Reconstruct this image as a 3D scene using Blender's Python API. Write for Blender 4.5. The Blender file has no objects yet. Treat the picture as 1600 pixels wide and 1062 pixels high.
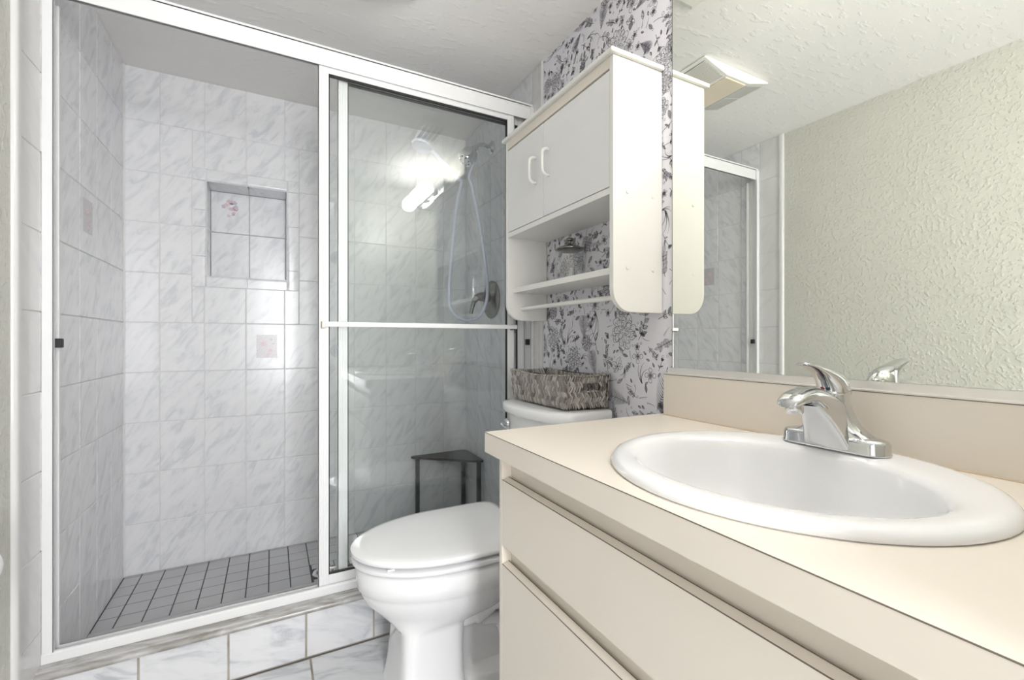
import bpy, bmesh, math, random
from mathutils import Vector, Matrix
random.seed(7)
PI = math.pi
S = bpy.context.scene
COL = S.collection

# ------------------------------------------------------------------ camera, world, exposure
cam_d = bpy.data.cameras.new('camera'); cam = bpy.data.objects.new('camera', cam_d); COL.objects.link(cam)
cam_d.sensor_fit = 'HORIZONTAL'; cam_d.sensor_width = 36.0; cam_d.lens = 36.0 * 705 / 1600
cam_d.clip_start = 0.01; cam_d.clip_end = 50
cam.location = (0, 0, 0); cam.rotation_euler = (PI / 2, 0, -math.atan(375 / 705.0))
S.camera = cam
w = bpy.data.worlds.new('world'); S.world = w; w.use_nodes = True
w.node_tree.nodes['Background'].inputs[0].default_value = (0.9, 0.93, 1.0, 1)
w.node_tree.nodes['Background'].inputs[1].default_value = 0.4
S.view_settings.view_transform = 'Standard'; S.view_settings.look = 'None'
S.view_settings.gamma = 1; S.view_settings.use_curve_mapping = False
S.view_settings.exposure = 1.55
BULB = 16.0                    # strength of the three globe bulbs
def area(name, loc, rot, sx, sy, power, col=(1, 1, 1)):
    l = bpy.data.lights.new(name, 'AREA'); l.shape = 'RECTANGLE'; l.size = sx; l.size_y = sy; l.energy = power; l.color = col
    o = bpy.data.objects.new(name, l); COL.objects.link(o); o.location = loc; o.rotation_euler = rot
    return o
# added fill light behind the open doorway to brighten the shower, no real lamp
area('hall_fill', (0.17, -1.2, 0.25), (PI / 2, 0, 0), 0.50, 1.4, 17.0, (0.97, 0.98, 1.0))

L, W, C = -0.5465, 0.984, 1.143          # left wall, right wall, ceiling
FB, FS = -1.03, -0.984                 # bath floor, shower floor
YB = 2.405                             # shower back wall
YD = 1.576                             # wallpaper ends, tile begins

# ------------------------------------------------------------------ materials
def mat(name, col, rough=0.5, metal=0.0, spec=0.5, **kw):
    m = bpy.data.materials.new(name); m.use_nodes = True
    b = m.node_tree.nodes['Principled BSDF']
    b.inputs['Base Color'].default_value = (*col, 1); b.inputs['Roughness'].default_value = rough
    b.inputs['Metallic'].default_value = metal; b.inputs['Specular IOR Level'].default_value = spec
    for k, v in kw.items(): b.inputs[k.replace('_', ' ')].default_value = v
    return m
def N(m, t, **kw):
    n = m.node_tree.nodes.new(t)
    for k, v in kw.items():
        if k in n.inputs: n.inputs[k].default_value = v
        else: setattr(n, k, v)
    return n
def LK(m, a, b): m.node_tree.links.new(a, b)
def BS(m): return m.node_tree.nodes['Principled BSDF']
def ramp(m, stops, fac):
    r = N(m, 'ShaderNodeValToRGB'); e = r.color_ramp.elements
    e[0].position, e[0].color = stops[0][0], (*stops[0][1], 1)
    e[1].position, e[1].color = stops[-1][0], (*stops[-1][1], 1)
    for p, c in stops[1:-1]:
        x = e.new(p); x.color = (*c, 1)
    LK(m, fac, r.inputs[0]); return r
def varied(m, c0, c1, scale, detail=3, bump=0.0, bscale=None, dist=0.001, rot=None, stretch=None, bstops=None):
    tc = N(m, 'ShaderNodeTexCoord'); mp = N(m, 'ShaderNodeMapping')
    if stretch: mp.inputs['Scale'].default_value = stretch
    if rot: mp.inputs['Rotation'].default_value = rot
    LK(m, tc.outputs['Object'], mp.inputs[0])
    n = N(m, 'ShaderNodeTexNoise', Scale=scale, Detail=detail); LK(m, mp.outputs[0], n.inputs['Vector'])
    r = ramp(m, [(0.3, c0), (0.7, c1)], n.outputs['Fac']); LK(m, r.outputs[0], BS(m).inputs['Base Color'])
    if bump:
        n2 = N(m, 'ShaderNodeTexNoise', Scale=bscale or scale, Detail=3); LK(m, mp.outputs[0], n2.inputs['Vector'])
        src = n2.outputs['Fac']
        if bstops:
            rr = ramp(m, [(bstops[0], (0, 0, 0)), (bstops[1], (1, 1, 1))], src); src = rr.outputs[0]
        b = N(m, 'ShaderNodeBump', Strength=bump, Distance=dist); LK(m, src, b.inputs['Height'])
        LK(m, b.outputs[0], BS(m).inputs['Normal'])
    return m

M_paint = varied(mat('sage_wall_paint', (.6, .6, .5), 0.45), (.62, .615, .56), (.65, .645, .59), 3, bump=0.55, bscale=75, dist=0.003, bstops=(0.5, 0.66))
M_ceil = varied(mat('ceiling_plaster', (.7, .7, .7), 0.6), (.88, .865, .845), (.90, .885, .865), 2, bump=0.28, bscale=16, dist=0.004, bstops=(0.56, 0.64), stretch=(1, 2.4, 1))
M_paper = mat('wallpaper_ground', (.80, .79, .84), 0.55)
M_ink = mat('wallpaper_ink', (.10, .095, .12), 0.6)
M_ink2 = mat('wallpaper_light_ink', (.34, .33, .38), 0.6)
M_hall = varied(mat('hall_paint', (.7, .7, .68), 0.6), (.50, .49, .47), (.53, .52, .50), 3)

def marble(name, c_light, c_mid, c_dark, scale=9, rough=0.12, angle=0.9, thr=(0.40, 0.52, 0.66), coat=0.0):
    m = mat(name, c_light, rough, 0, 0.5)
    uv = N(m, 'ShaderNodeUVMap'); mp = N(m, 'ShaderNodeMapping')
    mp.inputs['Rotation'].default_value = (0, 0, angle); mp.inputs['Scale'].default_value = (1.0, 3.2, 1)
    # rotate first, then stretch along the veins
    mp2 = N(m, 'ShaderNodeMapping'); mp2.inputs['Rotation'].default_value = (0, 0, angle)
    mp.inputs['Rotation'].default_value = (0, 0, 0)
    LK(m, uv.outputs[0], mp2.inputs[0]); LK(m, mp2.outputs[0], mp.inputs[0])
    n = N(m, 'ShaderNodeTexNoise', Scale=scale, Detail=5, Roughness=0.55, Distortion=0.9); LK(m, mp.outputs[0], n.inputs['Vector'])
    r = ramp(m, [(thr[0], c_light), (thr[1], c_mid), (thr[2], c_dark)], n.outputs['Fac'])
    LK(m, r.outputs[0], BS(m).inputs['Base Color'])
    n2 = N(m, 'ShaderNodeTexNoise', Scale=14, Detail=1); LK(m, uv.outputs[0], n2.inputs['Vector'])
    b = N(m, 'ShaderNodeBump', Strength=0.05, Distance=0.002); LK(m, n2.outputs['Fac'], b.inputs['Height']); LK(m, b.outputs[0], BS(m).inputs['Normal'])
    return m
M_tile = marble('marbled_wall_tile', (.80, .80, .82), (.765, .77, .79), (.655, .665, .695), 9, 0.21, -0.95)
M_ftile = marble('marbled_floor_tile', (.74, .74, .755), (.67, .68, .70), (.48, .495, .53), 7, 0.2, 0.35, (0.42, 0.54, 0.68))
M_curb = marble('cultured_marble', (.58, .57, .56), (.46, .45, .44), (.30, .28, .25), 8, 0.22, 0.05, (0.38, 0.5, 0.66))
M_stile = marble('plain_trim_tile', (.72, .72, .72), (.71, .70, .70), (.67, .67, .67), 6, 0.14)
M_grout = mat('white_grout', (.72, .71, .70), 0.8)
M_dgrout = mat('grey_grout', (.42, .41, .40), 0.8)
M_fgrout = varied(mat('floor_grout', (.4, .36, .3), 0.85), (.30, .26, .21), (.50, .46, .40), 12)
M_stain = varied(mat('brown_caulk', (.4, .3, .2), 0.7), (.33, .24, .17), (.52, .46, .40), 25)
M_sfloor = varied(mat('grey_mosaic_tile', (.42, .42, .44), 0.45), (.50, .50, .52), (.56, .56, .575), 5)
M_sgrout = mat('charcoal_grout', (.10, .10, .105), 0.85)
M_caulk = mat('white_caulk', (.74, .74, .73), 0.4)
M_frame = mat('white_aluminium', (.84, .845, .85), 0.28)
M_black = mat('black_rubber', (.012, .012, .013), 0.5)
M_dark = mat('dark_track', (.09, .09, .09), 0.5)
M_chrome = mat('chrome', (.66, .67, .68), 0.06, 1.0)
M_brushed = varied(mat('brushed_nickel', (.30, .29, .27), 0.3, 1.0), (.27, .265, .25), (.33, .32, .30), 30, stretch=(1, 1, 8))
M_alu = varied(mat('aluminium', (.6, .58, .55), 0.35, .7), (.84, .81, .77), (.90, .87, .83), 8, stretch=(1, .1, 1))
M_mirror = mat('mirror_silvering', (.92, .935, .88), 0.0, 1.0)
M_lam = varied(mat('almond_laminate', (.78, .70, .58), 0.35), (.80, .735, .65), (.815, .75, .665), 2)
M_lam_side = mat('laminate_seam', (.16, .13, .10), 0.6)
M_porc = mat('white_porcelain', (.87, .87, .88), 0.07, 0, 0.5)
M_seat = mat('white_seat_plastic', (.84, .845, .86), 0.13)
M_cab = varied(mat('white_melamine', (.86, .84, .80), 0.38), (.84, .83, .795), (.86, .85, .815), 3)
M_door = varied(mat('white_door_panel', (.80, .795, .79), 0.4), (.83, .825, .82), (.85, .845, .84), 3, stretch=(1, .3, 4))
M_plastic = mat('white_plastic', (.84, .83, .79), 0.35)
M_fanlens = mat('yellowed_plastic', (.80, .70, .56), 0.4)
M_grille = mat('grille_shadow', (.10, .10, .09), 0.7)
M_blackmetal = varied(mat('black_metal', (.03, .03, .032), 0.35), (.010, .010, .012), (.018, .018, .021), 12)
M_hose = mat('pale_hose', (.70, .72, .84), 0.25, 0, 0.5)
M_paperroll = mat('tissue_paper', (.85, .85, .85), 0.9)
M_pink = mat('decor_pink', (.70, .54, .57), 0.3)
M_lilac = mat('decor_lilac', (.56, .49, .58), 0.3)
M_green = mat('decor_green', (.50, .55, .42), 0.3)
M_decor = varied(mat('decor_speckle', (.6, .56, .58), 0.25), (.50, .475, .50), (.68, .65, .67), 260, 1)
M_red = mat('red_dot', (.35, .03, .03), 0.3)
M_blue = mat('blue_dot', (.03, .05, .12), 0.3)
M_brass = mat('aged_brass', (.30, .24, .16), 0.35, 1.0)
M_weave = mat('grey_seagrass', (.35, .33, .30), 0.7)
_uv = N(M_weave, 'ShaderNodeUVMap'); _wn = N(M_weave, 'ShaderNodeTexWhiteNoise'); _wn.noise_dimensions = '2D'; LK(M_weave, _uv.outputs[0], _wn.inputs['Vector'])
LK(M_weave, ramp(M_weave, [(0.0, (.13, .115, .10)), (.45, (.33, .305, .28)), (1.0, (.60, .57, .535))], _wn.outputs['Value']).outputs[0], BS(M_weave).inputs['Base Color'])
M_weavein = mat('basket_core', (.045, .038, .032), 0.9)

def glass_mat(name, tint, ior=1.5):
    m = bpy.data.materials.new(name); m.use_nodes = True
    nt = m.node_tree; nt.nodes.clear()
    out = nt.nodes.new('ShaderNodeOutputMaterial'); mix = nt.nodes.new('ShaderNodeMixShader')
    tr = nt.nodes.new('ShaderNodeBsdfTransparent'); tr.inputs[0].default_value = (*tint, 1)
    gl = nt.nodes.new('ShaderNodeBsdfGlossy'); gl.inputs['Roughness'].default_value = 0.0; gl.inputs['Color'].default_value = (1, 1, 1, 1)
    fr = nt.nodes.new('ShaderNodeFresnel'); geo = nt.nodes.new('ShaderNodeNewGeometry')
    mr = nt.nodes.new('ShaderNodeMapRange'); mr.inputs['To Min'].default_value = ior; mr.inputs['To Max'].default_value = 1 / ior
    nt.links.new(geo.outputs['Backfacing'], mr.inputs['Value']); nt.links.new(mr.outputs[0], fr.inputs[0])
    nt.links.new(fr.outputs[0], mix.inputs[0]); nt.links.new(tr.outputs[0], mix.inputs[1]); nt.links.new(gl.outputs[0], mix.inputs[2])
    nt.links.new(mix.outputs[0], out.inputs[0]); return m
M_glass = glass_mat('shower_glass', (.980, .990, .987), 1.5)
M_jar = glass_mat('jar_glass', (.985, .988, .988), 1.45)
M_cup = glass_mat('clear_plastic', (.93, .94, .95), 1.7)
def emis(name, col, st):
    m = bpy.data.materials.new(name); m.use_nodes = True
    b = BS(m); b.inputs['Base Color'].default_value = (.9, .9, .9, 1)
    b.inputs['Emission Color'].default_value = (*col, 1); b.inputs['Emission Strength'].default_value = st
    return m
M_bulb = emis('lit_globe', (1.0, .97, .925), BULB)

# ------------------------------------------------------------------ mesh builder
class MB:
    def __init__(s): s.v = []; s.f = []; s.mi = []; s.uv = []; s.cur = 0
    def face(s, idx, uv=None): s.f.append(tuple(idx)); s.mi.append(s.cur); s.uv.append(uv)
    def quad(s, a, b, c, d, uv=None):
        i = len(s.v); s.v += [a, b, c, d]; s.face((i, i + 1, i + 2, i + 3), uv)
    def box(s, x0, x1, y0, y1, z0, z1):
        x0, x1 = min(x0, x1), max(x0, x1); y0, y1 = min(y0, y1), max(y0, y1); z0, z1 = min(z0, z1), max(z0, z1)
        i = len(s.v)
        s.v += [(x, y, z) for z in (z0, z1) for y in (y0, y1) for x in (x0, x1)]
        for q in ((0, 2, 3, 1), (4, 5, 7, 6), (0, 1, 5, 4), (2, 6, 7, 3), (0, 4, 6, 2), (1, 3, 7, 5)):
            pts = [s.v[i + k] for k in q]
            n = (0, 1, 2)
            ext = [max(p[a] for p in pts) - min(p[a] for p in pts) for a in n]
            fl = ext.index(min(ext)); ax = [a for a in n if a != fl]
            s.face([i + k for k in q], [(p[ax[0]], p[ax[1]]) for p in pts])
        return s
    def rings(s, rs, cap0=True, cap1=True, closed=True):
        base = len(s.v); n = len(rs[0])
        for r in rs: s.v += [tuple(p) for p in r]
        for i in range(len(rs) - 1):
            for j in range(n if closed else n - 1):
                k = (j + 1) % n
                a = base + i * n
                s.face((a + j, a + k, a + n + k, a + n + j))
        if cap0: s.face([base + j for j in range(n)][::-1])
        if cap1: s.face([base + (len(rs) - 1) * n + j for j in range(n)])
        return s
    def tube(s, pts, r, n=12, cap=True, flat=1.0):
        pts = [Vector(p) for p in pts]
        rr = r if isinstance(r, (list, tuple)) else [r] * len(pts)
        rs = []; up = None
        for i, p in enumerate(pts):
            t = (pts[min(i + 1, len(pts) - 1)] - pts[max(i - 1, 0)]).normalized()
            if up is None:
                up = Vector((0, 0, 1)) if abs(t.z) < 0.9 else Vector((1, 0, 0))
            a = t.cross(up)
            if a.length < 1e-5: a = t.cross(Vector((0, 1, 0)))
            a.normalize(); b = a.cross(t).normalized(); up = b
            rs.append([p + (a * math.cos(2 * PI * k / n) + b * math.sin(2 * PI * k / n) * flat) * rr[i] for k in range(n)])
        return s.rings(rs, cap, cap)
    def lathe(s, prof, c=(0, 0, 0), axis='Z', n=32, cap0=True, cap1=True, sx=1, sy=1, phase=0):
        rs = []
        for r, h in prof:
            ring = []
            for k in range(n):
                a = 2 * PI * k / n + phase; u, v = r * math.cos(a) * sx, r * math.sin(a) * sy
                p = {'Z': (u, v, h), 'X': (h, u, v), 'Y': (v, h, u)}[axis]
                ring.append((c[0] + p[0], c[1] + p[1], c[2] + p[2]))
            rs.append(ring)
        return s.rings(rs, cap0, cap1)
    def prism(s, poly, h0, h1, axis):
        """extrude a 2D polygon (list of (a,b)) along axis between h0 and h1"""
        def P(a, b, h): return {'X': (h, a, b), 'Y': (a, h, b), 'Z': (a, b, h)}[axis]
        return s.rings([[P(a, b, h0) for a, b in poly], [P(a, b, h1) for a, b in poly]])

def link(o, parent, loc):
    COL.objects.link(o)
    if parent is not None:
        o.parent = parent; pl = Vector(parent['_w']); o.location = Vector(loc) - pl
    else: o.location = loc
    o['_w'] = list(loc)
def obj(name, mb, mats, parent=None, bevel=0, smooth=True, seg=2, angle=35, sub=0):
    if not isinstance(mats, (list, tuple)): mats = [mats]
    v = mb.v
    lo = [min(p[a] for p in v) for a in range(3)]; hi = [max(p[a] for p in v) for a in range(3)]
    loc = ((lo[0] + hi[0]) / 2, (lo[1] + hi[1]) / 2, lo[2])
    me = bpy.data.meshes.new(name)
    me.from_pydata([(p[0] - loc[0], p[1] - loc[1], p[2] - loc[2]) for p in v], [], mb.f)
    for m in mats: me.materials.append(m)
    me.polygons.foreach_set('material_index', mb.mi)
    if any(u is not None for u in mb.uv):
        l = me.uv_layers.new(name='UVMap')
        for poly, u in zip(me.polygons, mb.uv):
            if u is not None:
                for li, c in zip(poly.loop_indices, u): l.data[li].uv = c
    bm = bmesh.new(); bm.from_mesh(me)
    if not getattr(mb, 'open', False): bmesh.ops.recalc_face_normals(bm, faces=bm.faces)
    bm.to_mesh(me); bm.free()
    if smooth:
        me.polygons.foreach_set('use_smooth', [True] * len(me.polygons))
        me.set_sharp_from_angle(angle=math.radians(angle))
    o = bpy.data.objects.new(name, me); link(o, parent, loc)
    if bevel:
        b = o.modifiers.new('bevel', 'BEVEL'); b.width = bevel; b.segments = seg; b.limit_method = 'ANGLE'; b.angle_limit = math.radians(40)
        b.harden_normals = True
    if sub:
        sm = o.modifiers.new('sub', 'SUBSURF'); sm.levels = sub; sm.render_levels = sub
    return o
def tag(o, label, cat, group=None):
    o['label'] = label; o['category'] = cat
    if group: o['group'] = group
    return o
def thing(name, label, cat, loc, group=None):
    o = bpy.data.objects.new(name, None); link(o, None, loc); o.empty_display_size = 0.05
    return tag(o, label, cat, group)
def struct(o): o['kind'] = 'structure'; return o
def B(*a): return MB().box(*a)
def catmull(P, n=8):
    P = [Vector(p) for p in P]; Q = [P[0] * 2 - P[1]] + P + [P[-1] * 2 - P[-2]]; out = []
    for i in range(1, len(Q) - 2):
        for k in range(n):
            t = k / n; a, b, c, d = Q[i - 1], Q[i], Q[i + 1], Q[i + 2]
            out.append(0.5 * ((2 * b) + (c - a) * t + (2 * a - 5 * b + 4 * c - d) * t * t + (3 * b - a - 3 * c + d) * t ** 3))
    out.append(P[-1]); return out
def lerp(a, b, t): return a + (b - a) * t
def cat1(vals, n):        # smooth 1D resampling of tuples
    return [tuple(p) for p in _catn(vals, n)]
def _catn(P, n):
    Q = [tuple(2 * a - b for a, b in zip(P[0], P[1]))] + list(P) + [tuple(2 * a - b for a, b in zip(P[-1], P[-2]))]; out = []
    for i in range(1, len(Q) - 2):
        for k in range(n):
            t = k / n
            out.append([0.5 * (2 * b + (c - a) * t + (2 * a - 5 * b + 4 * c - d) * t * t + (3 * b - a - 3 * c + d) * t ** 3) for a, b, c, d in zip(*Q[i - 1:i + 3])])
    out.append(list(P[-1])); return out

# ------------------------------------------------------------------ tile fields
def sub_rect(r, h):
    u0, u1, v0, v1 = r; a0, a1, b0, b1 = h
    if a1 <= u0 or a0 >= u1 or b1 <= v0 or b0 >= v1: return [r]
    o = []
    if a0 > u0: o.append((u0, a0, v0, v1))
    if a1 < u1: o.append((a1, u1, v0, v1))
    c0, c1 = max(u0, a0), min(u1, a1)
    if b0 > v0: o.append((c0, c1, v0, b0))
    if b1 < v1: o.append((c0, c1, b1, v1))
    return o
def joints(lo, hi, start, pitch):
    k = math.ceil((lo - start) / pitch - 1e-6); j = [lo]
    while start + k * pitch < hi - 1e-6:
        if start + k * pitch > lo + 0.012: j.append(start + k * pitch)
        k += 1
    if hi - j[-1] < 0.012: j.pop()
    j.append(hi); return j
def tiles(mb, P3, nrm, ul, vl, holes=(), gap=0.0026, th=0.0022, edge=0.0018, extra=(), jit=0.0):
    """P3(u,v) -> point on the grout plane; tiles rise along nrm"""
    nrm = Vector(nrm); rects = []
    for i in range(len(ul) - 1):
        for j in range(len(vl) - 1):
            rs = [(ul[i], ul[i + 1], vl[j], vl[j + 1])]
            for h in holes:
                rs = [q for r in rs for q in sub_rect(r, h)]
            rects += rs
    rects += list(extra)
    for u0, u1, v0, v1 in rects:
        if u1 - u0 < 2.5 * gap or v1 - v0 < 2.5 * gap: continue
        g = gap / 2; a = (u0 + g, u1 - g, v0 + g, v1 - g); e = edge
        b = (a[0] + e, a[1] - e, a[2] + e, a[3] - e)
        ou, ov = random.uniform(0, 50), random.uniform(0, 50)
        def rp(r, h, tilt=(0, 0)):
            return [Vector(P3(u, v)) + nrm * h for u, v in ((r[0], r[2]), (r[1], r[2]), (r[1], r[3]), (r[0], r[3]))]
        def ru(r): return [(u + ou, v + ov) for u, v in ((r[0], r[2]), (r[1], r[2]), (r[1], r[3]), (r[0], r[3]))]
        lo, mid, hi = rp(a, 0), rp(a, th * 0.5), rp(b, th)
        tl = [random.uniform(-1, 1) * jit for _ in range(3)]
        hi = [p + nrm * (tl[0] + tl[1] * (1 if k in (1, 2) else -1) + tl[2] * (1 if k > 1 else -1)) for k, p in enumerate(hi)]
        i = len(mb.v); mb.v += [tuple(p) for p in lo + mid + hi]
        ua, ub = ru(a), ru(b)
        for k in range(4):
            n = (k + 1) % 4
            mb.face((i + k, i + n, i + 4 + n, i + 4 + k), [ua[k], ua[n], ua[n], ua[k]])
            mb.face((i + 4 + k, i + 4 + n, i + 8 + n, i + 8 + k), [ua[k], ua[n], ub[n], ub[k]])
        mb.face((i + 8, i + 9, i + 10, i + 11), ub)
def fix_normals(mb): mb.open = True

# ------------------------------------------------------------------ room shell
floor = struct(obj('floor', B(L - .1, W + .1, -1.3, 1.60, FB - .08, FB - .0022), M_fgrout, smooth=False))
mb = MB()
tiles(mb, lambda u, v: (u, v, FB - .0022), (0, 0, 1), joints(L, W, 0.11, 0.305), joints(-1.3, 1.597, 1.596, 0.305), gap=0.006, th=0.0026, jit=.0003)
t = obj('floor_tiles', mb, M_ftile, floor, smooth=False)
ceil = struct(obj('ceiling', B(L - .1, W + .1, -1.3, YB + .25, C, C + .08), M_ceil, smooth=False))
wl = struct(obj('wall_left', B(L - .1, L, -.08, YB + .25, FB - .08, C), M_paint, smooth=False))
wr = struct(obj('wall_right', B(W, W + .1, -.18, YB + .25, FB - .08, C), [M_paper], smooth=False))
# wall beside the vanity with the doorway the camera stands in
mb = MB(); mb.box(.40, W, -.18, -.08, FB, C); mb.box(-.42, .40, -.18, -.08, 1.0, C); mb.box(L - .1, -.42, -.18, -.08, FB, C)
wf = struct(obj('wall_front', mb, M_paint, smooth=False))
mb = MB(); mb.box(-.48, -.42, -.19, -.068, FB, 1.06); mb.box(.40, .424, -.19, -.068, FB, 1.06); mb.box(-.42, .40, -.19, -.068, 1.0, 1.06)
struct(obj('trim_1', mb, M_frame, bevel=.003))
struct(obj('wall_hall', B(L - .1, W + .1, -1.4, -1.3, FB, C), M_hall, smooth=False))
struct(obj('wall_hall_left', B(L - .2, L - .1, -1.3, -.18, FB, C), M_hall, smooth=False))
struct(obj('wall_hall_right', B(W + .1, W + .2, -1.3, -.18, FB, C), M_hall, smooth=False))

# shower back wall with niche
NX0, NX1, NZ0, NZ1, NY = -.255, .062, .286, .705, 2.545
mb = MB(); y0, y1 = YB + .002, NY + .01
mb.box(L, NX0, y0, y1, FB, C); mb.box(NX1, W, y0, y1, FB, C); mb.box(NX0, NX1, y0, y1, FB, NZ0); mb.box(NX0, NX1, y0, y1, NZ1, C)
mb.box(L, W, y1, y1 + .08, FB, C)
wb = struct(obj('wall_back', mb, M_grout, smooth=False))
zj = joints(FS, C, -.137, .2115)
xj = joints(L, W, .053, .1588)
FX0, FX1, FZ0, FZ1 = -.310, .115, .236, .757
mb = MB()
tiles(mb, lambda u, v: (u, YB + .002, v), (0, -1, 0), xj, zj, holes=[(FX0, FX1, FZ0, FZ1)], jit=.00025)
fix_normals(mb)
def uvfill(mb): pass
t = obj('tile_surround', mb, M_tile, wb, smooth=False)
# niche lining tiles: back, sides, top, bottom, and the trim pieces around the mouth
mb = MB()
tiles(mb, lambda u, v: (u, NY + .002, v), (0, -1, 0), [NX0, -.097, NX1], [NZ0, .51, NZ1])
tiles(mb, lambda u, v: (NX0 - .002, u, v), (1, 0, 0), [YB, NY], [NZ0, .40, .51, NZ1])
tiles(mb, lambda u, v: (NX1 + .002, u, v), (-1, 0, 0), [YB, NY], [NZ0, .40, .51, NZ1])
tiles(mb, lambda u, v: (u, v, NZ0 - .002), (0, 0, 1), [NX0, -.097, NX1], [YB, NY])
tiles(mb, lambda u, v: (u, v, NZ1 + .002), (0, 0, -1), [NX0, -.097, NX1], [YB, NY])
fix_normals(mb); obj('niche_lining', mb, M_tile, wb, smooth=False)
mb = MB()
def bull(mb, horizontal, a, b, e_in, e_out, y=YB):
    """a trim tile running from a to b, e_out flush with wall, e_in rounded into the niche"""
    d = 1 if e_out > e_in else -1; g = .0013; prof = []
    prof += [(e_out - d * g, y + .002), (e_out - d * g, y - .001)]
    for k in range(7):
        th = k / 6 * PI / 2
        prof.append((e_in + d * (.012 - .012 * math.sin(th)), y - .004 + .012 - .012 * math.cos(th)))
    prof.append((e_in, y + .03)); prof.append((e_out - d * g, y + .03))
    ou, ov = random.uniform(0, 50), random.uniform(0, 50)
    n = len(prof); i = len(mb.v)
    for h in (a + g, b - g):
        for e, yy in prof: mb.v.append((h, yy, e) if horizontal else (e, yy, h))
    for k in range(n):
        k2 = (k + 1) % n
        mb.face((i + k, i + k2, i + n + k2, i + n + k), [(prof[k][0] + ou, a + ov), (prof[k2][0] + ou, a + ov), (prof[k2][0] + ou, b + ov), (prof[k][0] + ou, b + ov)])
    for o2 in (0, n): mb.face([i + o2 + k for k in range(n)], [(p[0] + ou, p[1] + ov) for p in prof])
for a, b in ((NZ0 - .05, .37), (.37, .50), (.50, .575), (.575, NZ1), (NZ1, FZ1)): bull(mb, False, a, b, NX0 if NZ0 <= a and b <= NZ1 + .001 or True else 0, FX0)
for a, b in ((NZ0 - .05, .33), (.33, .54), (.54, NZ1), (NZ1, FZ1)): bull(mb, False, a, b, NX1, FX1)
for a, b in ((NX0, -.10), (-.10, NX1)):
    bull(mb, True, a, b, NZ1, FZ1); bull(mb, True, a, b, NZ0, FZ0)
obj('niche_trim', mb, M_tile, wb, smooth=True, angle=30)

# tile surround on the left and right walls (thin tiled layers on the plaster)
def side_tiles(x, sgn, wall, ystart, edge_y, trim_y, phase):
    mb = MB()
    mb.box(x, x + sgn * .0035, trim_y, YB + .002, FS - .04, C)
    mb2 = MB()
    yl = joints(edge_y, YB, phase, .1588)
    tiles(mb2, lambda u, v: (x + sgn * .0035, u, v), (sgn, 0, 0), yl, zj, jit=.00025)
    fix_normals(mb2)
    obj('grout_bed', mb, M_grout, wall, smooth=False)
    return obj('tile_surround', mb2, M_tile, wall, smooth=False)
side_tiles(L, 1, wl, 0, 1.64, 1.524, 1.9155)
side_tiles(W, -1, wr, 0, 1.66, YD, 1.9155)
obj('grout_bed', B(L, L + .0034, 1.5236, 1.6395, FB, C), M_dgrout, wl, smooth=False)
obj('grout_bed', B(W - .0034, W, YD + .006, 1.6595, FB, C), M_grout, wr, smooth=False)
# the plain bands of tile outside the door on both walls, each with a rounded edge
mb = MB()
tiles(mb, lambda u, v: (L + .0035, u, v), (1, 0, 0), [1.524, 1.64], joints(FB, C, -.137, .2115)); fix_normals(mb)
obj('tile_band', mb, M_stile, wl, smooth=False)
mb = MB()
for z0, z1 in zip(zj[:-1], zj[1:]):
    pass
mb.prism([(L, 1.500)] + [(L + .011 * math.sin(k / 5 * PI / 2), 1.500 + .011 * (1 - math.cos(k / 5 * PI / 2))) for k in range(1, 6)] + [(L + .011, 1.522), (L + .006, 1.5235), (L, 1.5235)], FB, C, 'Z')
obj('tile_edging', mb, M_stile, wl, angle=50)
mb = MB()
tiles(mb, lambda u, v: (W - .0035, u, v), (-1, 0, 0), [YD + .006, 1.612, 1.66], joints(FB, C, -.137, .2115)); fix_normals(mb)
obj('tile_band', mb, M_stile, wr, smooth=False)
obj('tile_edging', B(W - .010, W, YD - .002, YD + .006, FB, C), M_caulk, wr, bevel=.002)
# white caulk lines in the shower corners
obj('corner_caulk', B(L + .0035, L + .009, YB - .006, YB + .002, FS, C), M_caulk, wl, bevel=.002)

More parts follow.
